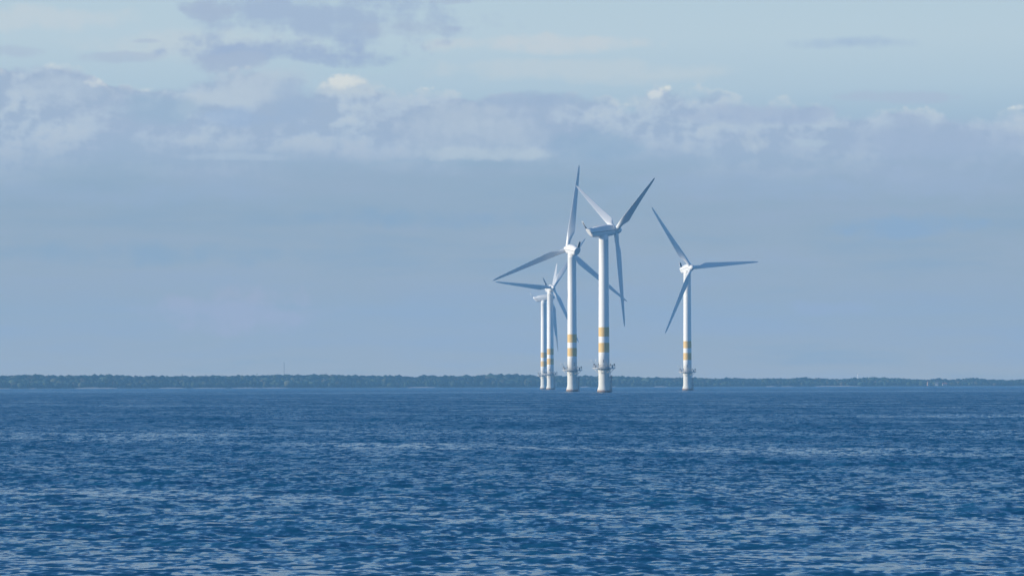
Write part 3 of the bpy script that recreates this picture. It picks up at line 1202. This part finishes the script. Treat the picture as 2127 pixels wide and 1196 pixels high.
def far_turbine():
    D = coast_d(1782) + 190
    p = at(1782, 780, D)
    top = at(1782, 777.3, D).z
    t = bpy.data.objects.new('wind_turbine', None)
    t.location = (p.x, D, 1.2)
    COL.objects.link(t)
    tag(t, 'tiny white turbine peeping over the wooded far shore at the right', 'wind turbine')
    h = top - 1.2
    bm = bmesh.new()
    lathe(bm, [(0.55, 0), (0.40, h * 0.6), (0.30, h)], 16)
    link('tower', bm_mesh('tower', bm), WHITE_PAINT, t)
    bm = bmesh.new()
    box(bm, (0, 0, h + 0.3), 0.9, 1.8, 0.85, 0, 0.12)
    link('nacelle', bm_mesh('nacelle', bm), WHITE_PAINT, t)
    bm = bmesh.new()
    lathe(bm, [(0.5, -0.3), (0.45, 0.2), (0.1, 0.5)], 12)
    hb = link('hub', bm_mesh('hub', bm), WHITE_PAINT, t)
    hb.location = (0, -1.25, h + 0.3)
    hb.rotation_euler.x = math.pi / 2
    for k in range(3):
        bm = bmesh.new()
        add_rings(bm, [[(w * math.cos(q), 0.10 * math.sin(q), r) for q in np.linspace(0, 2 * math.pi, 9)[:-1]] for r, w in ((0.3, 0.12), (0.9, 0.2), (2.3, 0.1), (3.0, 0.03))])
        b = link('blade', bm_mesh('blade', bm), WHITE_PAINT, t)
        b.location = (0, -1.25, h + 0.3)
        b.rotation_euler.y = k * 2 * math.pi / 3 + R(38)


far_turbine()


def house(px, py, w, hh, wall, roof, label, rot=0.0, off=-4):
    D = coast_d(px) + off
    w, hh = w * 0.7, hh * 0.75
    p = at(px, py, D)
    zb = 0.8
    t = bpy.data.objects.new('house', None)
    t.location = (p.x, D, zb)
    t.rotation_euler.z = rot
    COL.objects.link(t)
    tag(t, label, 'house', 'small houses along the far shore')
    lw = w * 0.75
    bm = bmesh.new()
    add_rings(bm, [[(-w / 2, -lw / 2, z), (w / 2, -lw / 2, z), (w / 2, lw / 2, z), (-w / 2, lw / 2, z)] for z in (0, hh)])
    for s in (-1, 1):                                        # gables
        a = [bm.verts.new((s * w / 2, -lw / 2, hh)), bm.verts.new((s * w / 2, lw / 2, hh)), bm.verts.new((s * w / 2, 0, hh + lw * 0.42))]
        bm.faces.new(a)
    wl = link('wall', bm_mesh('wall', bm), wall, t, False)
    bm = bmesh.new()
    for s in (-1, 1):
        q = [(-w / 2 - 0.3, s * (lw / 2 + 0.3), hh - 0.15), (w / 2 + 0.3, s * (lw / 2 + 0.3), hh - 0.15), (w / 2 + 0.3, 0, hh + lw * 0.42 + 0.12), (-w / 2 - 0.3, 0, hh + lw * 0.42 + 0.12)]
        add_rings(bm, [q, [(a, b, c + 0.15) for a, b, c in q]])
    link('roof', bm_mesh('roof', bm), roof, t, False)
    for fx in (-0.25, 0.25):
        bm = bmesh.new()
        box(bm, (w * fx, -lw / 2 - 0.02, hh * 0.55), w * 0.16, 0.06, hh * 0.4)
        link('window', bm_mesh('window', bm), DARK_METAL, t, False)


O_WALL = plain('ochre_wall', (0.70, 0.42, 0.25), 0.7, 0.1, 0.5)
W_WALL = plain('limewash', (0.50, 0.49, 0.46), 0.7, 0.05, 0.5)
G_ROOF = plain('grey_roof', (0.16, 0.15, 0.15), 0.7, 0.2, 0.8)
R_ROOF = plain('red_tile_roof', (0.33, 0.11, 0.06), 0.7, 0.2, 0.8)
house(1152.6, 785, 5.0, 4.2, W_WALL, G_ROOF, 'small white house glimpsed just right of the small distant turbine pair', 0.15, 4)
house(1928, 798, 3.0, 5.5, O_WALL, R_ROOF, 'narrow ochre house, leftmost of the three houses on the right shore', 0.2, 2)
house(1945.5, 799, 5.0, 3.6, W_WALL, G_ROOF, 'white house between an ochre house and a low wide one on the right shore', -0.1, 2)
house(1962, 801, 6.2, 2.4, W_WALL, R_ROOF, 'low wide pale house, rightmost of the three houses on the right shore', 0.1, 0)

# ------------------------------------------------------------------ sea air
bm = bmesh.new()
box(bm, (0, 0, 53.0), 13200, 13200, 110.0)
hz = link('haze', bm_mesh('haze', bm), None, None, False)
hz['kind'] = 'stuff'
hz['label'] = 'pale blue sea haze that fades the far shore'
hm = bpy.data.materials.new('haze')
hm.use_nodes = True
ht = hm.node_tree
ht.nodes.clear()
pv = ht.nodes.new('ShaderNodeVolumePrincipled')
pv.inputs['Color'].default_value = (0.30, 0.66, 1.0, 1)
pv.inputs['Density'].default_value = 1.1e-4
pv.inputs['Anisotropy'].default_value = 0.0
ho = ht.nodes.new('ShaderNodeOutputMaterial')
ht.links.new(pv.outputs[0], ho.inputs['Volume'])
hz.data.materials.append(hm)
